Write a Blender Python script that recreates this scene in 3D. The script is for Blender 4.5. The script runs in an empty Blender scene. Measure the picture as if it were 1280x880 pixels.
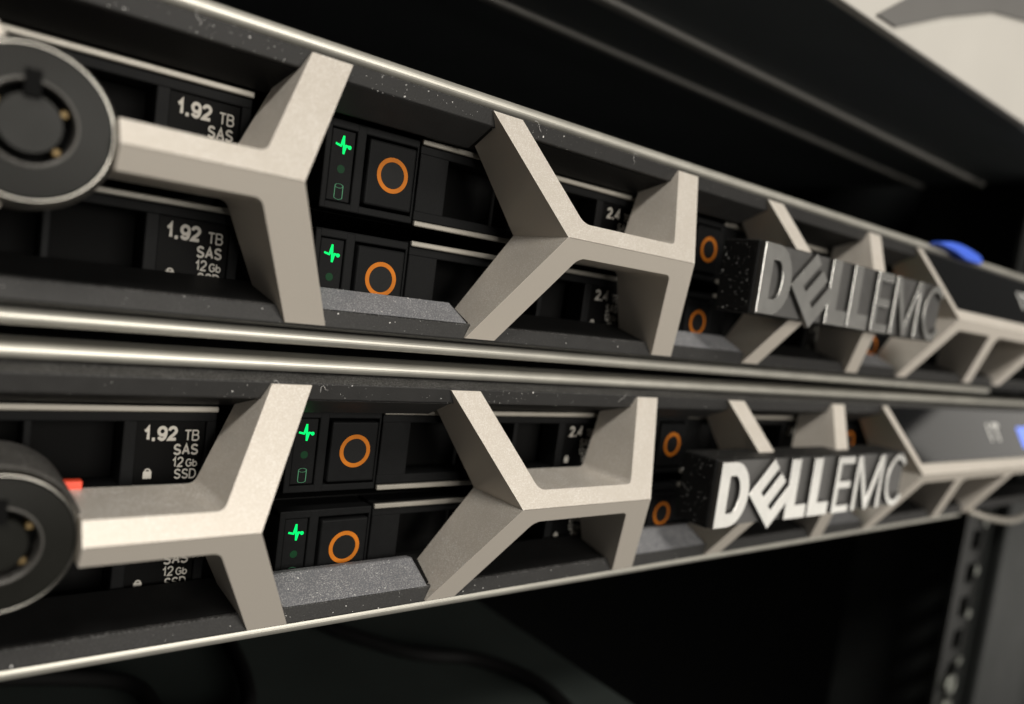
import bpy, bmesh, math, random
from mathutils import Vector, Matrix

SC = bpy.context.scene
COL = SC.collection
MM = 0.001
rnd = random.Random(7)

# ------------------------------------------------------------------ camera
CAM_POS = Vector((-37.6385, -100.463, -10.8983))
YAW, PITCH, ROLL = 0.675378, -0.0966119, 0.1316997
F_PX, CX, CY = 959.987, 634.541, 468.625
_f = Vector((math.sin(YAW)*math.cos(PITCH), math.cos(YAW)*math.cos(PITCH), math.sin(PITCH)))
_r = Vector((math.cos(YAW), -math.sin(YAW), 0)); _u = _r.cross(_f)
R_ = _r*math.cos(ROLL) + _u*math.sin(ROLL)
U_ = -_r*math.sin(ROLL) + _u*math.cos(ROLL)
cam = bpy.data.objects.new('camera', bpy.data.cameras.new('camera'))
COL.objects.link(cam)
m = Matrix(((R_.x, U_.x, -_f.x), (R_.y, U_.y, -_f.y), (R_.z, U_.z, -_f.z)))
cam.matrix_world = Matrix.Translation(CAM_POS*MM) @ m.to_4x4()
cam.data.sensor_fit = 'HORIZONTAL'; cam.data.sensor_width = 36
cam.data.lens = F_PX/1280*36
cam.data.shift_x = (640-CX)/1280; cam.data.shift_y = (CY-440)/1280
cam.data.clip_start = 0.002; cam.data.clip_end = 60
cam.data.dof.use_dof = True
cam.data.dof.focus_distance = 0.121
cam.data.dof.aperture_fstop = 12.0
SC.camera = cam

# ------------------------------------------------------------------ light and exposure
W = bpy.data.worlds.new('World'); SC.world = W; W.use_nodes = True
W.node_tree.nodes['Background'].inputs[0].default_value = (1.0, 0.95, 0.88, 1)
W.node_tree.nodes['Background'].inputs[1].default_value = 0.055
def area_lamp(x, y, z, sx, sy, watts, target, name='area_lamp'):
    l = bpy.data.lights.new(name, 'AREA'); l.shape = 'RECTANGLE'; l.size = sx; l.size_y = sy
    l.energy = watts; l.color = (1.0, 0.95, 0.87)
    o = bpy.data.objects.new(name, l); COL.objects.link(o)
    o.location = (x, y, z)
    d = Vector(target) - Vector((x, y, z))
    o.rotation_euler = d.to_track_quat('-Z', 'Y').to_euler()
    return o
area_lamp(0.45, -2.9, 0.42, 2.0, 1.3, 84, (0.1, 0, 0), 'aisle_lamp')
area_lamp(-0.75, -1.45, 1.75, 0.5, 0.4, 34, (0.05, 0, 0))  # ceiling lamp, in front and to the upper left
area_lamp(2.92, -0.675, 0.62, 0.42, 0.34, 0.42, (0.15, 0, 0), 'glass_reflection_light')  # no known lamp, added to lay a reflection on the lower display glass
area_lamp(2.6, -1.35, -0.68, 1.6, 0.6, 4.5, (0.1, 0, 0), 'side_lamp')  # no known lamp, added low so the lower badge letters reflect white
vs = SC.view_settings
vs.view_transform = 'Standard'; vs.look = 'None'; vs.gamma = 1; vs.use_curve_mapping = False
vs.exposure = 0.0
SC.cycles.max_bounces = 8

# ------------------------------------------------------------------ materials
def mat(name, col, rough=0.5, metal=0.0, emit=None, estr=0.0, coat=0.0, spec=0.5, noise=None, bump=None, dust=0.0, dust_col=(0.62, 0.61, 0.6)):
    """noise=(scale, amount) mottles the colour; bump=(scale, strength) fine relief; dust = specks on up-facing faces"""
    m = bpy.data.materials.new(name); m.use_nodes = True
    nt = m.node_tree; b = nt.nodes['Principled BSDF']
    b.inputs['Base Color'].default_value = (*col, 1)
    b.inputs['Roughness'].default_value = rough; b.inputs['Metallic'].default_value = metal
    b.inputs['Coat Weight'].default_value = coat; b.inputs['Coat Roughness'].default_value = 0.05
    b.inputs['Specular IOR Level'].default_value = spec
    if emit:
        b.inputs['Emission Color'].default_value = (*emit, 1); b.inputs['Emission Strength'].default_value = estr
    N, L = nt.nodes.new, nt.links.new
    tc = N('ShaderNodeTexCoord')
    colsock = None
    if noise:
        n = N('ShaderNodeTexNoise'); n.inputs['Scale'].default_value = noise[0]; n.inputs['Detail'].default_value = 5
        L(tc.outputs['Object'], n.inputs['Vector'])
        mx = N('ShaderNodeMix'); mx.data_type = 'RGBA'
        mx.inputs['A'].default_value = (*[c*(1-noise[1]) for c in col], 1)
        mx.inputs['B'].default_value = (*[min(1, c*(1+noise[1])) for c in col], 1)
        L(n.outputs['Fac'], mx.inputs['Factor']); colsock = mx.outputs['Result']
        rr = N('ShaderNodeMapRange'); rr.inputs['To Min'].default_value = max(0.02, rough-0.07); rr.inputs['To Max'].default_value = rough+0.07
        L(n.outputs['Fac'], rr.inputs['Value']); L(rr.outputs['Result'], b.inputs['Roughness'])
    if dust:
        g = N('ShaderNodeNewGeometry'); sep = N('ShaderNodeSeparateXYZ'); L(g.outputs['Normal'], sep.inputs[0])
        up = N('ShaderNodeMapRange'); up.inputs['From Min'].default_value = 0.1; up.inputs['From Max'].default_value = 0.75
        L(sep.outputs['Z'], up.inputs['Value'])
        n2 = N('ShaderNodeTexNoise'); n2.inputs['Scale'].default_value = 5200; n2.inputs['Detail'].default_value = 3
        L(tc.outputs['Object'], n2.inputs['Vector'])
        n3 = N('ShaderNodeTexNoise'); n3.inputs['Scale'].default_value = 260; n3.inputs['Detail'].default_value = 3
        L(tc.outputs['Object'], n3.inputs['Vector'])
        t = N('ShaderNodeMapRange'); t.inputs['From Min'].default_value = 0.5; t.inputs['From Max'].default_value = 0.62
        L(n2.outputs['Fac'], t.inputs['Value'])
        t3 = N('ShaderNodeMapRange'); t3.inputs['From Min'].default_value = 0.3; t3.inputs['From Max'].default_value = 0.7
        t3.inputs['To Min'].default_value = 0.45
        L(n3.outputs['Fac'], t3.inputs['Value'])
        m1 = N('ShaderNodeMath'); m1.operation = 'MULTIPLY'; L(up.outputs['Result'], m1.inputs[0]); L(t.outputs['Result'], m1.inputs[1])
        m2 = N('ShaderNodeMath'); m2.operation = 'MULTIPLY'; L(m1.outputs[0], m2.inputs[0]); L(t3.outputs['Result'], m2.inputs[1])
        m3 = N('ShaderNodeMath'); m3.operation = 'MULTIPLY'; L(m2.outputs[0], m3.inputs[0]); m3.inputs[1].default_value = dust
        mx = N('ShaderNodeMix'); mx.data_type = 'RGBA'; mx.inputs['A'].default_value = (*col, 1); mx.inputs['B'].default_value = (*dust_col, 1)
        if colsock: L(colsock, mx.inputs['A'])
        L(m3.outputs[0], mx.inputs['Factor']); colsock = mx.outputs['Result']
        if metal:
            mm_ = N('ShaderNodeMapRange'); mm_.inputs['To Min'].default_value = metal; mm_.inputs['To Max'].default_value = 0
            L(m3.outputs[0], mm_.inputs['Value']); L(mm_.outputs['Result'], b.inputs['Metallic'])
    if colsock: L(colsock, b.inputs['Base Color'])
    if bump:
        n = N('ShaderNodeTexNoise'); n.inputs['Scale'].default_value = bump[0]; n.inputs['Detail'].default_value = 2
        L(tc.outputs['Object'], n.inputs['Vector'])
        bp = N('ShaderNodeBump'); bp.inputs['Strength'].default_value = bump[1]; bp.inputs['Distance'].default_value = 0.0001
        L(n.outputs['Fac'], bp.inputs['Height']); L(bp.outputs['Normal'], b.inputs['Normal'])
    return m

M = {
 'champagne': mat('champagne_paint', (0.70, 0.645, 0.57), 0.48, 0.5, spec=0.3, noise=(5200, 0.035), bump=(6000, 0.07), dust=0.9, dust_col=(0.95, 0.93, 0.9)),
 'parting': mat('parting_line', (0.20, 0.175, 0.15), 0.6, 0.2),
 'lip': mat('silver_lip', (0.54, 0.525, 0.47), 0.46, 0.7, noise=(160, 0.14), bump=(2500, 0.06)),
 'rail': mat('charcoal_plastic', (0.024, 0.0235, 0.023), 0.5, 0.0, spec=0.18, noise=(400, 0.2), bump=(3500, 0.25), dust=0.25),
 'sill': mat('dusty_grey_plastic', (0.135, 0.138, 0.15), 0.55, 0.0, spec=0.3, noise=(200, 0.15), bump=(5000, 0.25), dust=0.5),
 'black': mat('black_plastic', (0.007, 0.007, 0.007), 0.5, 0, spec=0.12, noise=(300, 0.2), bump=(3000, 0.2)),
 'carrier': mat('carrier_plastic', (0.007, 0.0072, 0.0075), 0.48, 0, spec=0.05, noise=(600, 0.2), bump=(4000, 0.25)),
 'void': mat('dark_recess', (0.003, 0.003, 0.003), 0.8, spec=0.1),
 'orange': mat('orange_print', (0.42, 0.125, 0.010), 0.5, spec=0.1, noise=(420, 0.35)),
 'chrome': mat('brushed_steel', (0.26, 0.245, 0.215), 0.5, 0.5, noise=(700, 0.08)),
 'green_on': mat('green_indicator', (0.0, 0.08, 0.02), 0.5, spec=0.05, emit=(0.0, 0.80, 0.14), estr=1.5),
 'green_off': mat('green_lens', (0.005, 0.035, 0.013), 0.5, spec=0.08),
 'green_print': mat('green_print', (0.06, 0.20, 0.11), 0.5, spec=0.1),
 'print': mat('grey_print', (0.50, 0.475, 0.43), 0.55, spec=0.1),
 'label': mat('gloss_black_label', (0.004, 0.004, 0.004), 0.45, spec=0.03),
 'lock_face': mat('lock_face', (0.011, 0.011, 0.0095), 0.32, 0.0, spec=0.08, noise=(300, 0.15)),
 'lock_rim': mat('lock_rim', (0.28, 0.27, 0.245), 0.22, 1.0),
 'lock_body': mat('lock_body', (0.06, 0.057, 0.052), 0.45, 0.5, noise=(300, 0.15), dust=0.4),
 'brass': mat('brass', (0.16, 0.11, 0.045), 0.5, 0.6),
 'badge_face': mat('badge_face', (0.12, 0.118, 0.115), 0.45, 0.6, spec=0.3, noise=(300, 0.1)),
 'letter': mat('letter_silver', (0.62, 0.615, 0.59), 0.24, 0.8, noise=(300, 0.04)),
 'letter_shade': mat('letter_flank_shade', (0.10, 0.098, 0.095), 0.4, 0.7),  # letter silver darkened, shade on the flanks put into the colour
 'badge_side': mat('badge_side', (0.007, 0.007, 0.007), 0.5, spec=0.1, dust=0.15),
 'glass': mat('black_glass', (0.003, 0.0035, 0.004), 0.05, 0, spec=0.4),
 'screen': mat('blue_screen', (0.05, 0.08, 0.3), 0.3, emit=(0.22, 0.33, 1.0), estr=1.0),
 'icon': mat('pale_print', (0.6, 0.6, 0.58), 0.5),
 'red': mat('red_plastic', (0.75, 0.07, 0.03), 0.4),
 'blue': mat('blue_plastic', (0.06, 0.15, 0.80), 0.4),
 'dust': mat('dust', (0.72, 0.71, 0.69), 0.9),
 'steel_black': mat('black_powder_coat', (0.022, 0.024, 0.025), 0.45, 0.0, spec=0.25, noise=(60, 0.2), bump=(1500, 0.2)),
 'steel_grey': mat('grey_powder_coat', (0.016, 0.0175, 0.017), 0.5, 0.0, spec=0.25, noise=(60, 0.15), bump=(1500, 0.2)),
 'shelf': mat('shelf_coat', (0.034, 0.041, 0.038), 0.55, 0.0, spec=0.2, noise=(40, 0.2), bump=(1500, 0.2)),
 'post': mat('post_coat', (0.006, 0.0065, 0.006), 0.45, 0.0, spec=0.2),
 'housing': mat('housing_coat', (0.10, 0.112, 0.118), 0.5, 0.0, spec=0.3, noise=(60, 0.15)),
 'seam': mat('seam_highlight', (0.34, 0.33, 0.31), 0.4, 0.3),  # pale tone paints in the highlight along the bent seams
 'chassis': mat('chassis_steel', (0.03, 0.03, 0.03), 0.5, 0.4),
 'zinc': mat('zinc', (0.30, 0.31, 0.28), 0.4, 1.0),
 'cable': mat('cable_black', (0.006, 0.006, 0.006), 0.6, spec=0.08),
 'white': mat('white_panel', (0.52, 0.50, 0.46), 0.5, noise=(30, 0.05)),
 'grey_band': mat('grey_band', (0.17, 0.165, 0.158), 0.45, 0.2, noise=(40, 0.05)),
}

# ------------------------------------------------------------------ helpers (all lengths in millimetres)
def obj(name, bm, material, parent=None, bevel=0, segs=2, smooth=False, angle=30):
    me = bpy.data.meshes.new(name)
    bmesh.ops.recalc_face_normals(bm, faces=bm.faces)
    bmesh.ops.scale(bm, vec=(MM, MM, MM), verts=bm.verts)
    bm.to_mesh(me); bm.free()
    me.materials.append(M[material])
    if smooth:
        for p in me.polygons: p.use_smooth = True
    o = bpy.data.objects.new(name, me); COL.objects.link(o)
    if parent: o.parent = parent
    if bevel:
        md = o.modifiers.new('bevel', 'BEVEL'); md.width = bevel*MM; md.segments = segs
        md.limit_method = 'ANGLE'; md.angle_limit = math.radians(angle)
    return o
def tag(o, label, cat, group=None):
    o['label'] = label; o['category'] = cat
    if group: o['group'] = group
    return o
def empty(name, loc):
    o = bpy.data.objects.new(name, None); COL.objects.link(o); o.location = Vector(loc)*MM
    o.empty_display_size = 0.01
    return o
def copy_tree(o, parent=None):
    c = o.copy(); COL.objects.link(c); c.parent = parent
    for ch in list(o.children): copy_tree(ch, c)
    return c
def box(bm, x0, x1, y0, y1, z0, z1):
    v = [bm.verts.new(p) for p in ((x0,y0,z0),(x1,y0,z0),(x1,y1,z0),(x0,y1,z0),(x0,y0,z1),(x1,y0,z1),(x1,y1,z1),(x0,y1,z1))]
    for f in ((0,1,2,3),(4,5,6,7),(0,1,5,4),(1,2,6,5),(2,3,7,6),(3,0,4,7)): bm.faces.new([v[i] for i in f])
    return bm
def B(x0, x1, y0, y1, z0, z1): return box(bmesh.new(), x0, x1, y0, y1, z0, z1)
def prism_x(bm, prof, x0, x1):
    """profile of (y,z) swept along x"""
    a = [bm.verts.new((x0, y, z)) for y, z in prof]; b = [bm.verts.new((x1, y, z)) for y, z in prof]
    n = len(prof)
    for i in range(n): bm.faces.new((a[i], a[(i+1) % n], b[(i+1) % n], b[i]))
    bm.faces.new(a); bm.faces.new(b)
    return bm
def prism_y(bm, outline, y0, y1):
    """outline of (x,z) extruded along y"""
    a = [bm.verts.new((x, y0, z)) for x, z in outline]; b = [bm.verts.new((x, y1, z)) for x, z in outline]
    n = len(outline)
    for i in range(n): bm.faces.new((a[i], a[(i+1) % n], b[(i+1) % n], b[i]))
    bm.faces.new(a); bm.faces.new(b)
    return bm
def ring_y(bm, cx, cz, r0, r1, y0, y1, n=40, a0=0, a1=2*math.pi):
    """annulus (or an arc of one) around the y axis"""
    full = abs(a1-a0-2*math.pi) < 1e-6
    k = n if full else n+1
    P = []
    for i in range(k):
        a = a0+(a1-a0)*i/n; c, s = math.cos(a), math.sin(a)
        P.append([bm.verts.new((cx+r*c, y, cz+r*s)) for r, y in ((r0,y0),(r1,y0),(r1,y1),(r0,y1))])
    for i in range(n):
        p, q = P[i], P[(i+1) % k]
        for j in range(4): bm.faces.new((p[j], p[(j+1) % 4], q[(j+1) % 4], q[j]))
    if not full:
        bm.faces.new(P[0]); bm.faces.new(P[-1])
    return bm
def lathe_y(bm, cx, cz, prof, n=64):
    """profile of (r,y) turned around the y axis; r=0 ends are closed"""
    rows = []
    for r, y in prof:
        if r == 0: rows.append([bm.verts.new((cx, y, cz))])
        else: rows.append([bm.verts.new((cx+r*math.cos(2*math.pi*i/n), y, cz+r*math.sin(2*math.pi*i/n))) for i in range(n)])
    for a, b in zip(rows, rows[1:]):
        for i in range(n):
            j = (i+1) % n
            if len(a) == 1 and len(b) == 1: continue
            if len(a) == 1: bm.faces.new((a[0], b[i], b[j]))
            elif len(b) == 1: bm.faces.new((a[i], a[j], b[0]))
            else: bm.faces.new((a[i], a[j], b[j], b[i]))
    return bm
def tube(bm, pts, r, n=8):
    pts = [Vector(p) for p in pts]; rows = []
    for i, p in enumerate(pts):
        t = (pts[min(i+1, len(pts)-1)]-pts[max(i-1, 0)]).normalized()
        s = t.cross(Vector((0.13, 0.31, 0.94))).normalized(); u = s.cross(t)
        rows.append([bm.verts.new(p+(s*math.cos(2*math.pi*k/n)+u*math.sin(2*math.pi*k/n))*r) for k in range(n)])
    for a, b in zip(rows, rows[1:]):
        for k in range(n): bm.faces.new((a[k], a[(k+1) % n], b[(k+1) % n], b[k]))
    bm.faces.new(rows[0]); bm.faces.new(rows[-1])
    return bm
def spline(pts, n=8):
    out = []
    P = [Vector(p) for p in pts]; P = [2*P[0]-P[1]]+P+[2*P[-1]-P[-2]]
    for i in range(1, len(P)-2):
        for k in range(n):
            t = k/n
            out.append(0.5*((2*P[i])+(P[i+1]-P[i-1])*t+(2*P[i-1]-5*P[i]+4*P[i+1]-P[i+2])*t*t+(3*P[i]-P[i-1]-3*P[i+1]+P[i+2])*t**3))
    out.append(P[-2]); return out
def arc(cx, cz, rx, rz, a0, a1, n=10):
    return [(cx+rx*math.cos(math.radians(a0+(a1-a0)*i/n)), cz+rz*math.sin(math.radians(a0+(a1-a0)*i/n))) for i in range(n+1)]
GLYPH = {   # centre lines in a box one cap height tall: (advance, strokes)
 '1': (0.42, [[(0.02, 0.70), (0.16, 0.80), (0.26, 1.0), (0.26, 0)]]),
 '.': (0.24, [[(0.08, 0.0), (0.08, 0.03)]]),
 '9': (0.58, [arc(0.26, 0.68, 0.26, 0.32, 0, 360, 18), [(0.52, 0.68), (0.52, 0.42), (0.46, 0.14), (0.34, 0.01), (0.2, 0.0), (0.06, 0.1), (0.02, 0.2)]]),
 '2': (0.58, [arc(0.26, 0.72, 0.25, 0.28, 175, -25) + [(0.36, 0.42), (0.12, 0.18), (0.02, 0.0), (0.52, 0.0)]]),
 '4': (0.6, [[(0.4, 0), (0.4, 1), (0.0, 0.3), (0.54, 0.3)]]),
 '0': (0.58, [arc(0.26, 0.5, 0.26, 0.5, 0, 360, 20)]),
 'T': (0.66, [[(0, 1), (0.6, 1)], [(0.3, 1), (0.3, 0)]]),
 'B': (0.68, [[(0, 0), (0, 1), (0.34, 1)] + arc(0.34, 0.77, 0.2, 0.23, 90, -90) + [(0, 0.54)], [(0, 0), (0.36, 0)] + arc(0.36, 0.27, 0.23, 0.27, -90, 90)]),
 'S': (0.68, [arc(0.29, 0.74, 0.26, 0.26, 20, 200, 10) + [(0.1, 0.58), (0.29, 0.5), (0.48, 0.42)] + arc(0.29, 0.25, 0.28, 0.25, 30, -165, 10)]),
 'A': (0.70, [[(0, 0), (0.31, 1), (0.62, 0)], [(0.13, 0.34), (0.49, 0.34)]]),
 'G': (0.78, [arc(0.35, 0.5, 0.35, 0.5, 40, 325, 18) + [(0.68, 0.2), (0.68, 0.48), (0.38, 0.48)]]),
 'b': (0.58, [[(0, 1), (0, 0)], arc(0.25, 0.32, 0.25, 0.32, 0, 360, 18)]),
 'D': (0.72, [[(0, 0), (0, 1), (0.26, 1)] + arc(0.26, 0.5, 0.36, 0.5, 90, -90, 14) + [(0, 0)]]),
 'K': (0.66, [[(0, 0), (0, 1)], [(0.56, 1), (0.02, 0.42)], [(0.2, 0.6), (0.6, 0)]]),
 ' ': (0.3, []),
}
def text_bm(s, size, weight=0.14, depth=0.02, right=0.0, WX=0.86):
    """printed lettering in the xz plane facing -y, cap height = size, set flush right at x = right"""
    bm = bmesh.new()
    total = (sum(GLYPH[c][0] for c in s)+weight*0.8*len(s))*WX; x = 0
    for c in s:
        adv, strokes = GLYPH[c]
        for st in strokes:
            P = [Vector((p[0]+x+weight/2, weight/2+p[1]*(1-weight))) for p in st]
            closed = (P[0]-P[-1]).length < 1e-4
            if c == '.': P = [Vector((x+0.06+weight/2, 0)), Vector((x+0.06+weight/2, weight*1.05))]
            L_, R__ = [], []
            for i, p in enumerate(P):
                a, b = P[max(i-1, 0)], P[min(i+1, len(P)-1)]
                if closed and i in (0, len(P)-1): a, b = P[-2], P[1]
                d1 = (p-a).normalized() if (p-a).length > 1e-6 else (b-p).normalized()
                d2 = (b-p).normalized() if (b-p).length > 1e-6 else d1
                n1, n2 = Vector((-d1.y, d1.x)), Vector((-d2.y, d2.x)); mm = n1+n2
                mm = mm.normalized() if mm.length > 1e-3 else n1
                k = weight/2/max(0.45, mm.dot(n1))
                L_.append(p+mm*k); R__.append(p-mm*k)
            va = [[bm.verts.new((q.x*size*WX, y, q.y*size)) for q in side] for side in (L_, R__) for y in (-depth,)]
            vb = [[bm.verts.new((q.x*size*WX, 0, q.y*size)) for q in side] for side in (L_, R__)]
            for i in range(len(P)-1):
                bm.faces.new((va[0][i], va[0][i+1], va[1][i+1], va[1][i]))
                bm.faces.new((va[0][i], va[0][i+1], vb[0][i+1], vb[0][i]))
                bm.faces.new((va[1][i], va[1][i+1], vb[1][i+1], vb[1][i]))
        x += adv+weight*0.8
    bmesh.ops.translate(bm, vec=(right-total*size+weight*0.3*size, 0, 0), verts=bm.verts)
    return bm
def shift(bm, x, y, z):
    bmesh.ops.translate(bm, vec=(x, y, z), verts=bm.verts); return bm
def join_bm(a, b):
    me = bpy.data.meshes.new('t'); b.to_mesh(me); b.free(); a.from_mesh(me); bpy.data.meshes.remove(me); return a

U = 44.45                       # rack unit
LOWER = Vector((-0.23, 1.58, -U))   # the lower server sits one unit down and a touch deeper
H, RIDGE = 17.84, 9.753         # half height of the lattice, how far its ridge stands proud

# ================================================================== the rack and the room beyond
def structure(o): o['kind'] = 'structure'; return o
rack = empty('rack_cabinet', (150, 300, -900))
def rk(name, bm, m_, **k): return obj(name, shift(bm, -150, -300, 900), m_, rack, **k)
rk('roof_panel', B(-90, 470, 60, 900, 214, 220), 'steel_black')
rk('side_panel', B(-96, -90.2, 12, 900, -600, 213), 'steel_black')  # left panel is out of view, added to block light into the rack
rk('side_panel', B(470.2, 476, 12, 900, -600, 213), 'steel_black')
rk('back_panel', B(-90, 470, 900.2, 906, -600, 213), 'steel_black')
# right mounting post with its square holes
bm = bmesh.new()
PX, PY = 352, 30
zz = -420
box(bm, PX-14, PX-4.8, PY, PY+2, -420, 210); box(bm, PX+4.8, PX+14, PY, PY+2, -420, 210)
while zz < 204:
    box(bm, PX-4.8, PX+4.8, PY, PY+2, zz, zz+6.4); zz += 15.88
bmesh.ops.remove_doubles(bm, verts=bm.verts, dist=0.001)
rk('mounting_post', bm, 'post')
rk('post_web', B(PX+14.2, PX+17, PY, PY+60, -420, 210), 'steel_grey')
rk('front_flange', B(PX+17.2, 470, PY-6, PY+4, -600, 210), 'steel_grey', bevel=1.5)
rk('rear_post', B(300, 325, 520, 522, -600, 210), 'steel_grey')
for zc in (-83, -106, -127, -150):
    rk('screw', shift(ring_y(bmesh.new(), 0, 0, 0.01, 2.2, PY-1.2, PY-0.2, 10), PX+5, 0, zc), 'zinc', bevel=0.3)
for zc in (-172, -160):
    rk('cage_nut', shift(ring_y(bmesh.new(), 0, 0, 2.6, 5.4, PY-2.4, PY-0.2, 6), PX-2, 0, zc), 'zinc', bevel=0.5)
app = empty('rack_appliance', (150, 8, 70))
def ap(name, bm, m_, **k): return obj(name, shift(bm, -150, -8, -70), m_, app, **k)
ap('housing', B(-60, 350, 10.2, 520, 70.6, 200), 'housing', bevel=1.0)
ap('front_panel', B(-60, 262, 7, 10, 70, 200), 'white', bevel=0.5, segs=3)
bpts = [(150, 71.5), (160, 71.6), (186, 82.6), (215, 93.2), (238.6, 98.2), (255, 101), (255, 110), (238, 107), (214, 101), (184, 92), (165, 81)]
ap('band', prism_y(bmesh.new(), bpts, 6.2, 6.9), 'grey_band', bevel=0.3)
ap('base_seam', B(-58, 348, 53, 57, 68.6, 70.5), 'seam', bevel=0.8, segs=3)
ap('base_seam', B(-58, 348, 80, 83.5, 68.8, 70.5), 'seam', bevel=0.8, segs=3)
tag(app, 'white-fronted appliance with a curved grey band above the servers', 'appliance')
tag(rack, 'black steel rack cabinet framing the two servers', 'rack')

shelf = obj('rack_shelf', B(-80, 128, 14, 640, -3, 0), 'shelf', bevel=0.8); shelf.location = (0, 0, -0.118)
tag(shelf, 'dark grey metal shelf below the lower server', 'shelf')
c1 = obj('power_cable', tube(bmesh.new(), spline([(-30, 110, -115.4), (8, 92, -115.4), (14, 70, -115.4), (30, 66, -115.4), (38, 100, -115.4), (40, 180, -115.4)]), 2.0), 'cable', smooth=True)
tag(c1, 'black cable lying on the shelf, nearer the left edge', 'cable')
c2 = obj('power_cable', tube(bmesh.new(), spline([(56, 200, -115.4), (62, 120, -115.4), (80, 80, -115.4), (98, 66, -115.4), (106, 48, -115.4), (104, 30, -115.4)]), 2.0), 'cable', smooth=True)
tag(c2, 'black cable looping across the shelf below the lattice bezel', 'cable')

# ================================================================== bezel
BZ = -21.2                       # base of the bezel below its middle
def facet(z): return -RIDGE + abs(z)*RIDGE/H
def back(z): return 4.3 + abs(z)*0.25
def corner(p, a, b, r, n):
    """fillet of radius r at p between neighbours a and b: n+1 points"""
    p, a, b = Vector(p), Vector(a), Vector(b)
    d1, d2 = (a-p).normalized(), (b-p).normalized()
    ang = d1.angle(d2); t = r/math.tan(ang/2)
    c = p+(d1+d2).normalized()*(r/math.sin(ang/2))
    s, e = p+d1*t-c, p+d2*t-c
    out = []
    tot = s.angle(e); sg = 1 if s.x*e.y-s.y*e.x > 0 else -1
    for i in range(n+1):
        th = sg*tot*i/n
        out.append((c.x+s.x*math.cos(th)-s.y*math.sin(th), c.y+s.x*math.sin(th)+s.y*math.cos(th)))
    return out
def half(outline, sgn, n=7):
    """outline: list of (x, z, r) for z>=0; returns points with fillets, mirrored when sgn=-1"""
    pts = []
    for i, (x, z, r) in enumerate(outline):
        if r == 0: pts.append((x, z))
        else:
            a, b = outline[i-1], outline[(i+1) % len(outline)]
            pts += corner((x, z), a[:2], b[:2], r, n)
    return [(x, z*sgn) for x, z in pts]
def lattice(halves, parent, bev=0.3):
    bm = bmesh.new(); cache = {}
    def vert(x, z, k):
        key = (round(x, 3), round(z, 3), k)
        if key not in cache: cache[key] = bm.verts.new((x, facet(z) if k == 0 else back(z), z-BZ))
        return cache[key]
    for h in halves:
        f = [vert(x, z, 0) for x, z in h]; b = [vert(x, z, 1) for x, z in h]
        bm.faces.new(f); bm.faces.new(b)
        n = len(h)
        for i in range(n):
            j = (i+1) % n
            if abs(h[i][1]) < 1e-6 and abs(h[j][1]) < 1e-6 and len(halves) > 1: continue
            bm.faces.new((f[i], f[j], b[j], b[i]))
    st = obj('lattice_strut', bm, 'champagne', parent, bevel=bev, segs=2, angle=66)
    xs = [x for x, z in halves[0] if abs(z) < 1e-6]
    if len(xs) == 2:
        obj('parting_line', B(min(xs)+0.3, max(xs)-0.3, -RIDGE-0.01, -RIDGE+0.3, -0.05-BZ, 0.05-BZ), 'parting', st)
    return st
def unit_outline(s):
    return [(33.2+s, H, 0), (43.5+s, 0, 0), (74.75+s, 0, 0), (83.9+s, H, 0), (78.0+s, H, 0), (70.26+s, 2.75, 1.6), (47.8+s, 2.75, 2.2), (39.1+s, H, 0)]

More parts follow.
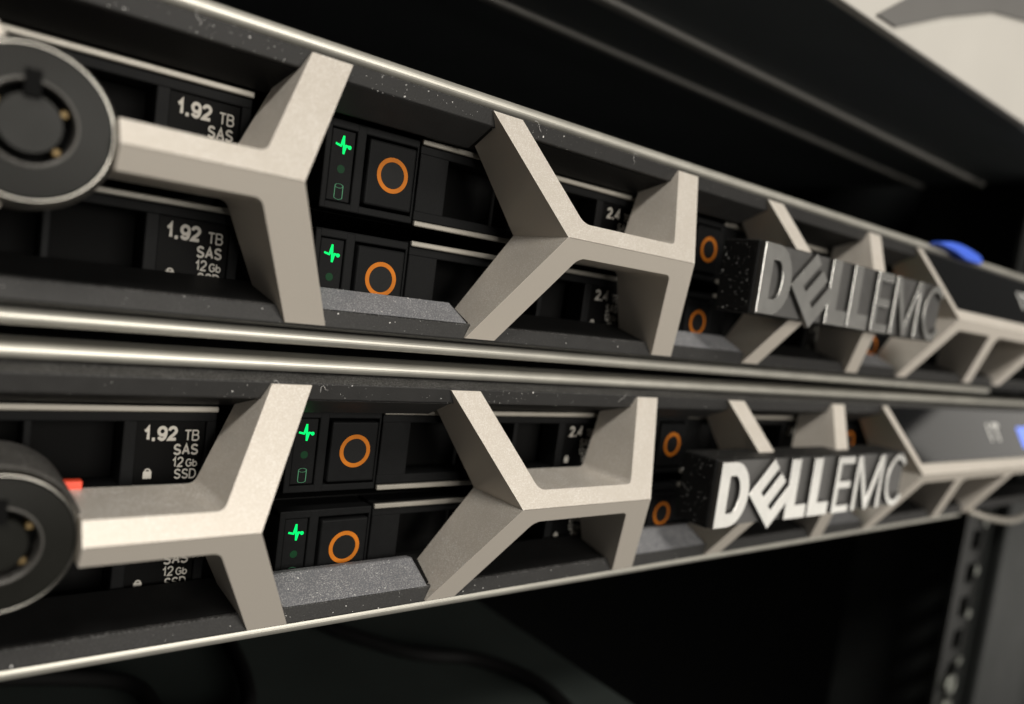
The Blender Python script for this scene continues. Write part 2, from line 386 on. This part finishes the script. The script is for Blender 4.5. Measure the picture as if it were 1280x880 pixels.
def make_bezel():
    root = empty('rack_server', (0, 0, BZ))
    def P(name, bm, m_, par=None, **k):
        return obj(name, shift(bm, 0, 0, -BZ), m_, par or root, **k)
    XL, XR = -52, 388
    ch = P('chassis', B(-43.9, 383.9, 62, 64, -19.5, 19.5), 'void')
    for nm, b in (('top_cover', (-45, 385, 12, 720, 19.6, 20.6)), ('base_pan', (-45, 385, 12, 720, -20.6, -19.6)),
                  ('side_wall', (-45, -44, 12, 720, -19.5, 19.5)), ('side_wall', (384, 385, 12, 720, -19.5, 19.5))):
        P(nm, B(*b), 'chassis', ch)
    for s, nm in ((1, 'top_rail'), (-1, 'bottom_rail')):
        prof = [(0.35, 18.1), (0.75, 15.6), (1.6, 15.5), (2.2, 17.6), (10.6, 17.6), (10.6, 20.0), (5.2, 20.0), (5.2, 19.0), (2.6, 18.6)]
        rail = P(nm, prism_x(bmesh.new(), [(y, z*s) for y, z in prof], XL, XR), 'rail', bevel=0.2)
        P('liner', prism_x(bmesh.new(), [(y, z*s) for y, z in [(1.7, 15.4), (9.0, 13.1), (9.0, 17.5), (2.3, 17.5)]], XL, XR), 'black', rail)
        lp = [(4.3+1.05*math.cos(a)*1.0, 20.15+1.05*math.sin(a)) for a in [math.radians(90+180*i/12) for i in range(13)]]
        lp = [(y, z) for y, z in lp]
        lp = [(10.8, 21.2)] + lp + [(5.15, 19.1), (5.15, 20.1), (10.8, 20.1)]
        P('silver_lip', prism_x(bmesh.new(), [(y, z*s) for y, z in lp], XL, XR if s > 0 else 258), 'lip', rail)
    # lattice
    u0, u1, u2 = unit_outline(-74.75), unit_outline(0), unit_outline(74.75)
    for u in (u1, u2):
        lattice([half(u, 1), half(u, -1)], root)
    u0 = [(-20.4, 0, 0), (0, 0, 0), (9.15, H, 0), (3.25, H, 0), (-4.49, 2.75, 1.6), (-20.4, 2.75, 0)]
    lattice([half(u0, 1), half(u0, -1)], root)
    for sg in (1, -1):
        lattice([half([(-41.55, H, 0), (-34.14, 5, 0), (-28.24, 5, 0), (-35.65, H, 0)], sg)], root)
    s3 = 147.0
    up3 = [(179.6, H, 0), (190.4, 0, 0), (300, 0, 0), (300, 2.75, 0), (191.6, 2.75, 0.6), (182.6, H, 0)]
    lo3 = [(180.2, H, 0), (190.4, 0, 0), (300, 0, 0), (300, 2.75, 0), (264.2, 2.75, 0.8), (258.0, 13.8, 0), (255.7, H, 0), (250.0, H, 0), (258.4, 2.75, 1.4),
           (223.2, 2.75, 1.4), (231.2, H, 0), (225.4, H, 0), (217.3, 2.75, 1.4), (195.2, 2.75, 2.0), (186.2, H, 0)]
    lattice([half(up3, 1), half(lo3, -1)], root)
    # sloped sills that close the hexagons at top and bottom
    for s in (-74.75, 0, 74.75):
        for sg in (1, -1):
            x0, x1 = 83.9+s, 33.2+74.75+s
            if s == 74.75: x1 = 179.6
            prof = [(0.55, 15.55*sg), (6.6, 12.6*sg), (8.4, 12.9*sg), (8.4, 15.2*sg)]
            bm = bmesh.new()
            a = [bm.verts.new((x0-(15.55-abs(z))*0.0-0.6+ (0 if i == 0 else 0), y, z)) for i, (y, z) in enumerate(prof)]
            b = [bm.verts.new((x1+0.6, y, z)) for y, z in prof]
            for i in range(4): bm.faces.new((a[i], a[(i+1) % 4], b[(i+1) % 4], b[i]))
            bm.faces.new(a); bm.faces.new(b)
            P('sill', bm, 'rail' if sg > 0 else 'sill', bevel=0.25)
    # key lock on the left junction
    lx, lz = -28.25, 0.35
    lock = P('key_lock', lathe_y(bmesh.new(), lx, lz, [(8.55, 6), (8.55, -5.2), (8.35, -5.9), (8.1, -6.0)]), 'lock_body', smooth=True)
    P('collar', lathe_y(bmesh.new(), lx, lz, [(8.12, -5.6), (8.15, -6.6), (8.0, -7.2), (7.75, -7.5), (7.6, -7.45)]), 'lock_rim', lock, smooth=True)
    P('face_plate', lathe_y(bmesh.new(), lx, lz, [(7.62, -6.0), (7.62, -7.35), (7.4, -7.7), (4.35, -7.9), (4.05, -7.8)]), 'lock_face', lock)
    P('barrel', lathe_y(bmesh.new(), lx, lz, [(4.45, -7.85), (4.3, -8.0), (4.05, -7.9), (3.95, -7.5), (3.95, -4.0)]), 'lock_body', lock, smooth=True)
    P('keyway', lathe_y(bmesh.new(), lx, lz, [(4.0, -4.1), (0, -4.1)]), 'void', lock)
    P('core', lathe_y(bmesh.new(), lx, lz, [(3.05, -4.0), (3.05, -7.2), (2.9, -7.5), (0, -7.55)]), 'lock_face', lock)
    P('key_notch', B(lx-0.75, lx+0.75, -8.15, -4.5, lz+2.5, lz+5.2), 'void', lock)
    for a in (28, 150, 205, 318):
        P('pin', B(lx+3.5*math.cos(math.radians(a))-0.4, lx+3.5*math.cos(math.radians(a))+0.4, -6.6, -4.2,
            lz+3.5*math.sin(math.radians(a))-0.4, lz+3.5*math.sin(math.radians(a))+0.4), 'brass', lock, bevel=0.15)
    P('unlock_tab', B(-21.2, -18.3, 4.5, 6.0, 2.6, 3.75), 'red', bevel=0.15)
    # badge
    badge = P('badge', B(93.0, 175.6, -10.0, -1.6, -7.25, 7.25), 'badge_side', bevel=0.4)
    P('face_plate', B(93.5, 175.2, -10.25, -10.02, -6.95, 6.95), 'badge_face', badge)
    y0, y1 = -11.3, -10.2
    def bowl(x0, xs, x1, zt, n=14):      # half round end: straight part to xs, curve out to x1
        return [(x0, -zt), (xs, -zt)] + [(xs+(x1-xs)*math.sin(math.pi*i/n), -zt*math.cos(math.pi*i/n)) for i in range(1, n)] + [(xs, zt), (x0, zt)]
    bm = bmesh.new()
    o, i_ = bowl(93.4, 98.0, 104.0, 6.95), bowl(96.8, 98.4, 100.7, 3.9)
    k = len(o)
    F = [[bm.verts.new((x, y, z)) for x, z in c] for y in (y0, y1) for c in (o, i_)]
    for n in range(k):
        q = (n+1) % k
        bm.faces.new((F[0][n], F[0][q], F[1][q], F[1][n])); bm.faces.new((F[2][n], F[2][q], F[3][q], F[3][n]))
        bm.faces.new((F[0][n], F[0][q], F[2][q], F[2][n])); bm.faces.new((F[1][n], F[1][q], F[3][q], F[3][n]))
    P('letter', bm, 'letter', badge, bevel=0.09)
    e0, eu, ev = Vector((104.0, -0.3)), Vector((8.0, 7.4)), Vector((8.9, -8.2))
    def E_(u, v): q = e0+eu*u+ev*v; return (q.x, q.y)
    eo = [E_(0, 0), E_(1, 0), E_(1, .24), E_(.30, .24), E_(.30, .38), E_(1, .38), E_(1, .62), E_(.30, .62), E_(.30, .76), E_(1, .76), E_(1, 1), E_(0, 1)]
    P('letter', prism_y(bmesh.new(), eo, y0-0.05, y1), 'letter', badge, bevel=0.09)
    for x0, xs, x1 in ((118.9, 122.7, 127.5), (128.3, 132.1, 137.2)):
        P('letter', prism_y(bmesh.new(), [(x0, -6.95), (x1, -6.95), (x1, -3.7), (xs, -3.7), (xs, 6.95), (x0, 6.95)], y0, y1), 'letter', badge, bevel=0.09)
    P('letter', prism_y(bmesh.new(), [(139.2, -6.95), (147.0, -6.95), (147.0, -5.1), (141.0, -5.1), (141.0, -0.9), (146.4, -0.9), (146.4, 0.9), (141.0, 0.9), (141.0, 5.1), (147.0, 5.1), (147.0, 6.95), (139.2, 6.95)], y0, y1), 'letter', badge, bevel=0.09)
    P('letter', prism_y(bmesh.new(), [(148.6, -6.95), (150.2, -6.95), (150.2, 3.6), (154.9, -6.95), (156.3, -6.95), (161.0, 3.6), (161.0, -6.95), (162.6, -6.95), (162.6, 6.95), (160.5, 6.95), (155.6, -4.2), (150.7, 6.95), (148.6, 6.95)], y0, y1), 'letter', badge, bevel=0.09)
    bm = ring_y(bmesh.new(), 0, 0, 0.78, 1.0, y0, y1, 30, math.radians(42), math.radians(318))
    for v in bm.verts: v.co.x = 170.4+v.co.x*5.6; v.co.z *= 6.95
    P('letter', bm, 'letter', badge, bevel=0.08)
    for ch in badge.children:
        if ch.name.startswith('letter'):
            ch.data.materials.append(M['letter_shade'])
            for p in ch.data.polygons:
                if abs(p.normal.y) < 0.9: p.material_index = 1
    # display panel right of the badge
    def slab(pts, d0, d1):
        bm = bmesh.new()
        a = [bm.verts.new((x, facet(z)+d0, z)) for x, z in pts]; b = [bm.verts.new((x, facet(z)+d1, z)) for x, z in pts]
        n = len(pts)
        for i in range(n): bm.faces.new((a[i], a[(i+1) % n], b[(i+1) % n], b[i]))
        bm.faces.new(a); bm.faces.new(b); return bm
    dp = P('display_panel', slab([(183.0, 17.6), (192.0, 2.9), (384, 2.9), (384, 17.6)], 0.5, 3.0), 'glass')
    P('screen', slab([(276, 12.4), (276, 5.6), (330, 5.6), (330, 12.4)], 0.4, 0.48), 'screen', dp)
    P('button_icon', slab([(249.5, 13.6), (249.5, 8.0), (251, 8.0), (251, 13.6)], 0.4, 0.48), 'icon', dp)
    P('button_icon', slab([(253.5, 13.6), (253.5, 12.4), (256, 12.4), (256, 8.0), (257.6, 8.0), (257.6, 12.4), (260, 12.4), (260, 13.6)], 0.4, 0.48), 'icon', dp)
    return root

def add_dust(root):
    def P(name, bm, m_): return obj(name, shift(bm, 0, 0, -BZ), m_, root)
    # loose dust lying on the plastic, and a few lint fibres
    bm = bmesh.new()
    spots = [rnd.uniform(-15, 80) for _ in range(6)]
    def fleck(p, n, r):
        p, n = Vector(p), Vector(n).normalized()
        s = n.cross(Vector((0.3, 0.2, 0.9))).normalized(); t = n.cross(s)
        k = rnd.choice((3, 4, 5)); a0 = rnd.random()*6.28
        vs_ = []
        for i in range(k):
            a = a0+6.283*i/k; q = r*rnd.uniform(0.5, 1.2)
            vs_.append(bm.verts.new(p+s*math.cos(a)*q+t*math.sin(a)*q+n*(0.015+rnd.random()*0.05)))
        bm.faces.new(vs_)
    def size(): return min(0.17, 0.038*math.exp(rnd.gauss(0, 0.6)))
    for _ in range(240):                       # top rail front
        x = rnd.uniform(-30, 200); t = rnd.random()
        if rnd.random() < 0.4: x = rnd.choice(spots)+rnd.gauss(0, 3)
        fleck((x, 0.35+0.4*t, 18.1-2.5*t), (0, -1, -0.16), size())
    for _ in range(150):
        x = rnd.uniform(-30, 200); t = rnd.random()
        fleck((x, 0.35+0.4*t, -18.1+2.5*t), (0, -1, 0.16), size())
    for s in (-74.75, 0, 74.75):               # sills
        for _ in range(420):
            x = rnd.uniform(84.5+s, 107+s); t = rnd.random()
            fleck((x, 0.55+6.05*t, -15.55+2.95*t), (0, -0.44, 0.9), size())
    for s in (-74.75, 0, 74.75):               # up-facing left sides of the struts
        for _ in range(420):
            t, d = rnd.random(), rnd.random()
            x, z = 33.2+10.3*t+s, -H+H*t
            fleck((x, facet(z)+d*(back(z)-facet(z)), z), (-0.866, 0, 0.5), size())
        for _ in range(140):
            t, d = rnd.random(), rnd.random()
            x, z = 70.9+7.1*t+s, 4+13.8*t
            fleck((x, facet(z)+d*(back(z)-facet(z)), z), (-0.89, 0, 0.45), size())
        for _ in range(160):                   # tops of the bars
            x, d = rnd.uniform(50, 68)+s, rnd.random()
            fleck((x, facet(2.75)+d*(back(2.75)-facet(2.75)), 2.75), (0, 0, 1), size())
    for _ in range(120):                       # badge side
        fleck((93.0, rnd.uniform(-9.6, -2), rnd.uniform(-6.9, 6.9)), (-1, 0, 0), size()*1.15)
    for _ in range(120):                       # badge top
        fleck((rnd.uniform(94, 175), rnd.uniform(-9.6, -2), 7.25), (0, 0, 1), size()*1.3)
    dust = P('dust', bm, 'dust'); dust['kind'] = 'stuff'
    for _ in range(3):
        x, z, L_ = rnd.uniform(-15, 75), rnd.uniform(16.4, 17.4), rnd.uniform(1.4, 3.2)
        a = rnd.uniform(0, 6.28); pts = [(x, 0.15, z)]
        for k in range(5):
            a += rnd.gauss(0, 0.7); pts.append((pts[-1][0]+math.cos(a)*L_/5, 0.15+0.05*k, max(15.6, min(18.4, pts[-1][2]+math.sin(a)*L_/5))))
        f_ = P('lint_fibre', tube(bmesh.new(), spline(pts, 3), 0.022, 5), 'dust')

bezel = make_bezel()
low = copy_tree(bezel)
add_dust(bezel); add_dust(low)
low.location = (Vector((0, 0, BZ))+LOWER)*MM
tag(bezel, 'upper rack server with champagne lattice front and dim grey letter badge', 'server', 'servers in the rack')
tag(low, 'lower rack server with champagne lattice front and bright silver letter badge', 'server', 'servers in the rack')

# blue tab over the upper bezel's lip and pale latch at the lower bezel's end
pts = [(193, 20.9)] + [(193+30*i/16, 21.0+1.7*math.sin(math.pi*min(1, (i/16)**0.8))**0.8) for i in range(1, 16)] + [(223, 20.4), (223, 18.9), (212, 18.9), (204, 20.2)]
tab = obj('release_tab', shift(prism_y(bmesh.new(), pts, -0.2, 3.4), -211, 0, -19), 'blue', bevel=0.8, segs=3)
tab.location = (0.211, 0, 0.019)
tag(tab, 'blue plastic tab over the top lip of the upper bezel', 'tab')
latch = empty('latch_handle', (280, -2+1.6, -19-U))
obj('handle', tube(bmesh.new(), spline([(-26, 2, 1.2), (-18, -2, -0.6), (-6, -5, -1.6), (8, -5, -0.8), (30, -4, 1.5), (60, -2, 2)]), 1.3, 12), 'chrome', latch, smooth=True)
obj('indicator', B(10.5, 13.5, -7.2, -6.4, -0.2, 1.8), 'screen', latch, bevel=0.2)
tag(latch, 'curved silver latch handle under the right end of the lower bezel', 'latch')

# ================================================================== drives
def make_drive(lines, kind):
    """built with its left front bottom corner at the origin: 69 wide, 14 high, faces -y"""
    root = empty('hard_drive', (0, 0, 0))
    P = lambda n, bm, m_, par=None, **k: obj(n, bm, m_, par or root, **k)
    # frame round the indicator window and the release button
    fr = bmesh.new()
    P('carrier_body', B(0, 69, 6.5, 45, 0.2, 13.8), 'void')
    st = P('button_frame', box(box(box(box(box(fr, 0, 1.0, 0, 6.4, 0.3, 13.5), 5.0, 6.6, 0, 6.4, 0.3, 13.5), 15.6, 16.0, 0, 6.4, 0.3, 13.5), 0, 16.0, 0.05, 6.3, 12.3, 13.6), 0, 16.0, 0.05, 6.3, 0.3, 1.5), 'carrier', bevel=0.2)
    sp = P('indicator_panel', B(1.1, 4.9, 0.35, 5, 1.6, 12.2), 'carrier', bevel=0.15)
    pulse = bmesh.new()
    pz, px = 9.9, 3.0
    path = [(-1.15, 0.1), (-0.35, -0.1), (0.0, 1.35), (0.15, -1.15), (0.45, 0.05), (1.2, -0.1)]
    for (xa, za), (xb, zb) in zip(path, path[1:]):
        d = Vector((xb-xa, zb-za)); nrm = Vector((-d.y, d.x)).normalized()*0.15; d = d.normalized()*0.08
        prism_y(pulse, [(px+xa-d.x+nrm.x, pz+za-d.y+nrm.y), (px+xb+d.x+nrm.x, pz+zb+d.y+nrm.y), (px+xb+d.x-nrm.x, pz+zb+d.y-nrm.y), (px+xa-d.x-nrm.x, pz+za-d.y-nrm.y)], 0.30+rnd.random()*0.01, 0.34)
    ring_y(pulse, px+1.05, pz-0.1, 0.02, 0.3, 0.295, 0.34, 12)
    P('activity_icon', pulse, 'green_on', sp)
    P('status_icon', lathe_y(bmesh.new(), px, 6.4, [(0.62, 0.34), (0.62, 0.30), (0, 0.30)], 20), 'green_off', sp)
    ic = bmesh.new()
    for (cz, a0, a1) in ((3.9, 0, 2*math.pi), (2.2, math.pi, 2*math.pi)):
        k = ring_y(bmesh.new(), 0, 0, 0.82, 1.0, 0.30, 0.34, 16, a0, a1)
        for v in k.verts: v.co.x = px+v.co.x*0.72; v.co.z = cz+v.co.z*0.34
        join_bm(ic, k)
    box(ic, px-0.72, px-0.59, 0.301, 0.34, 2.2, 3.9); box(ic, px+0.59, px+0.72, 0.301, 0.34, 2.2, 3.9)
    P('disk_icon', ic, 'green_print', sp)
    bt = P('release_button', B(6.95, 15.3, -0.5, 5, 1.9, 11.9), 'carrier', bevel=0.35, segs=3)
    P('ring', ring_y(bmesh.new(), 11.35, 7.05, 2.05, 2.75, -0.56, -0.44, 40), 'orange', bt, bevel=0.03)
    P('dimple', ring_y(bmesh.new(), 11.35, 7.05, 0.01, 2.03, -0.52, -0.46, 32), 'black', bt)
    # handle bar with steel edge strips and vent openings
    P('edge_strip', B(16.4, 69, -0.25, 0.45, 13.05, 13.95), 'chrome', bevel=0.2)
    P('edge_strip', B(16.4, 69, -0.25, 0.45, 0.05, 0.95), 'chrome', bevel=0.2)
    hd = bmesh.new()
    box(hd, 16.4, 69, 0.3, 5.4, 11.6, 13.0); box(hd, 16.4, 69, 0.3, 5.4, 1.0, 2.6); box(hd, 16.45, 68.9, 0.5, 5.3, 12.8, 13.85); box(hd, 16.45, 68.9, 0.5, 5.3, 0.15, 1.2)
    for a, b in ((16.5, 22.0), (35.6, 36.4), (45.0, 46.0), (56.6, 58.4), (67.6, 69)): box(hd, a, b, 0.35, 5.3, 2.4, 11.8)
    P('handle', hd, 'carrier', bevel=0.2)
    lab = P('label', B(58.45, 67.55, 0.9, 5.2, 2.5, 11.7), 'label')
    y = 0.86; yy = 9.0
    t = join_bm(shift(text_bm(lines[0], 2.15, 0.21 if kind else 0.17, WX=0.86 if kind else 0.95), 63.75, y, 8.75), shift(text_bm('TB', 1.65, 0.13), 66.9, y, 8.7))
    P('lettering', t, 'print', lab)
    P('lettering', shift(text_bm('SAS', 1.65, 0.18), 66.9, y, 6.65), 'print', lab)
    P('lettering', join_bm(shift(text_bm('12', 1.5, 0.15), 64.95, y, 4.9), shift(text_bm('Gb', 1.2, 0.16), 66.9, y, 4.9)), 'print', lab)
    P('lettering', shift(text_bm(lines[1], 1.5, 0.15), 66.9, y, 3.15), 'print', lab)
    pad = B(59.7, 60.8, 0.84, 0.88, 3.35, 4.4)
    k = ring_y(bmesh.new(), 60.25, 4.4, 0.24, 0.42, 0.842, 0.879, 10, 0, math.pi); join_bm(pad, k)
    P('lock_icon', pad, 'print', lab)
    return root
ssd = make_drive(('1.92', 'SSD'), 1)
hdd = make_drive(('2.4', '10K'), 0)
used = set()
names = {-1: 'beside key lock', 0: 'first from key lock', 1: 'just left of badge', 2: 'behind badge'}
for srv, off, sname in ((0, Vector((0, 0, 0)), 'upper server'), (1, LOWER, 'lower server')):
    for k in (-1, 0, 1, 2):
        for row, zb in (('upper', -1.15), ('lower', -17.4)):
            src = ssd if k == -1 else hdd
            d = src if src.name not in used else copy_tree(src)
            used.add(src.name)
            d.location = (Vector((10.4+80*k, 9.3, zb))+off)*MM
            cap = 'with 1.92 TB label' if k == -1 else 'with orange ring'
            tag(d, f'black drive {cap} {names[k]}, {row} row of {sname}', 'drive', 'drives behind the bezels')
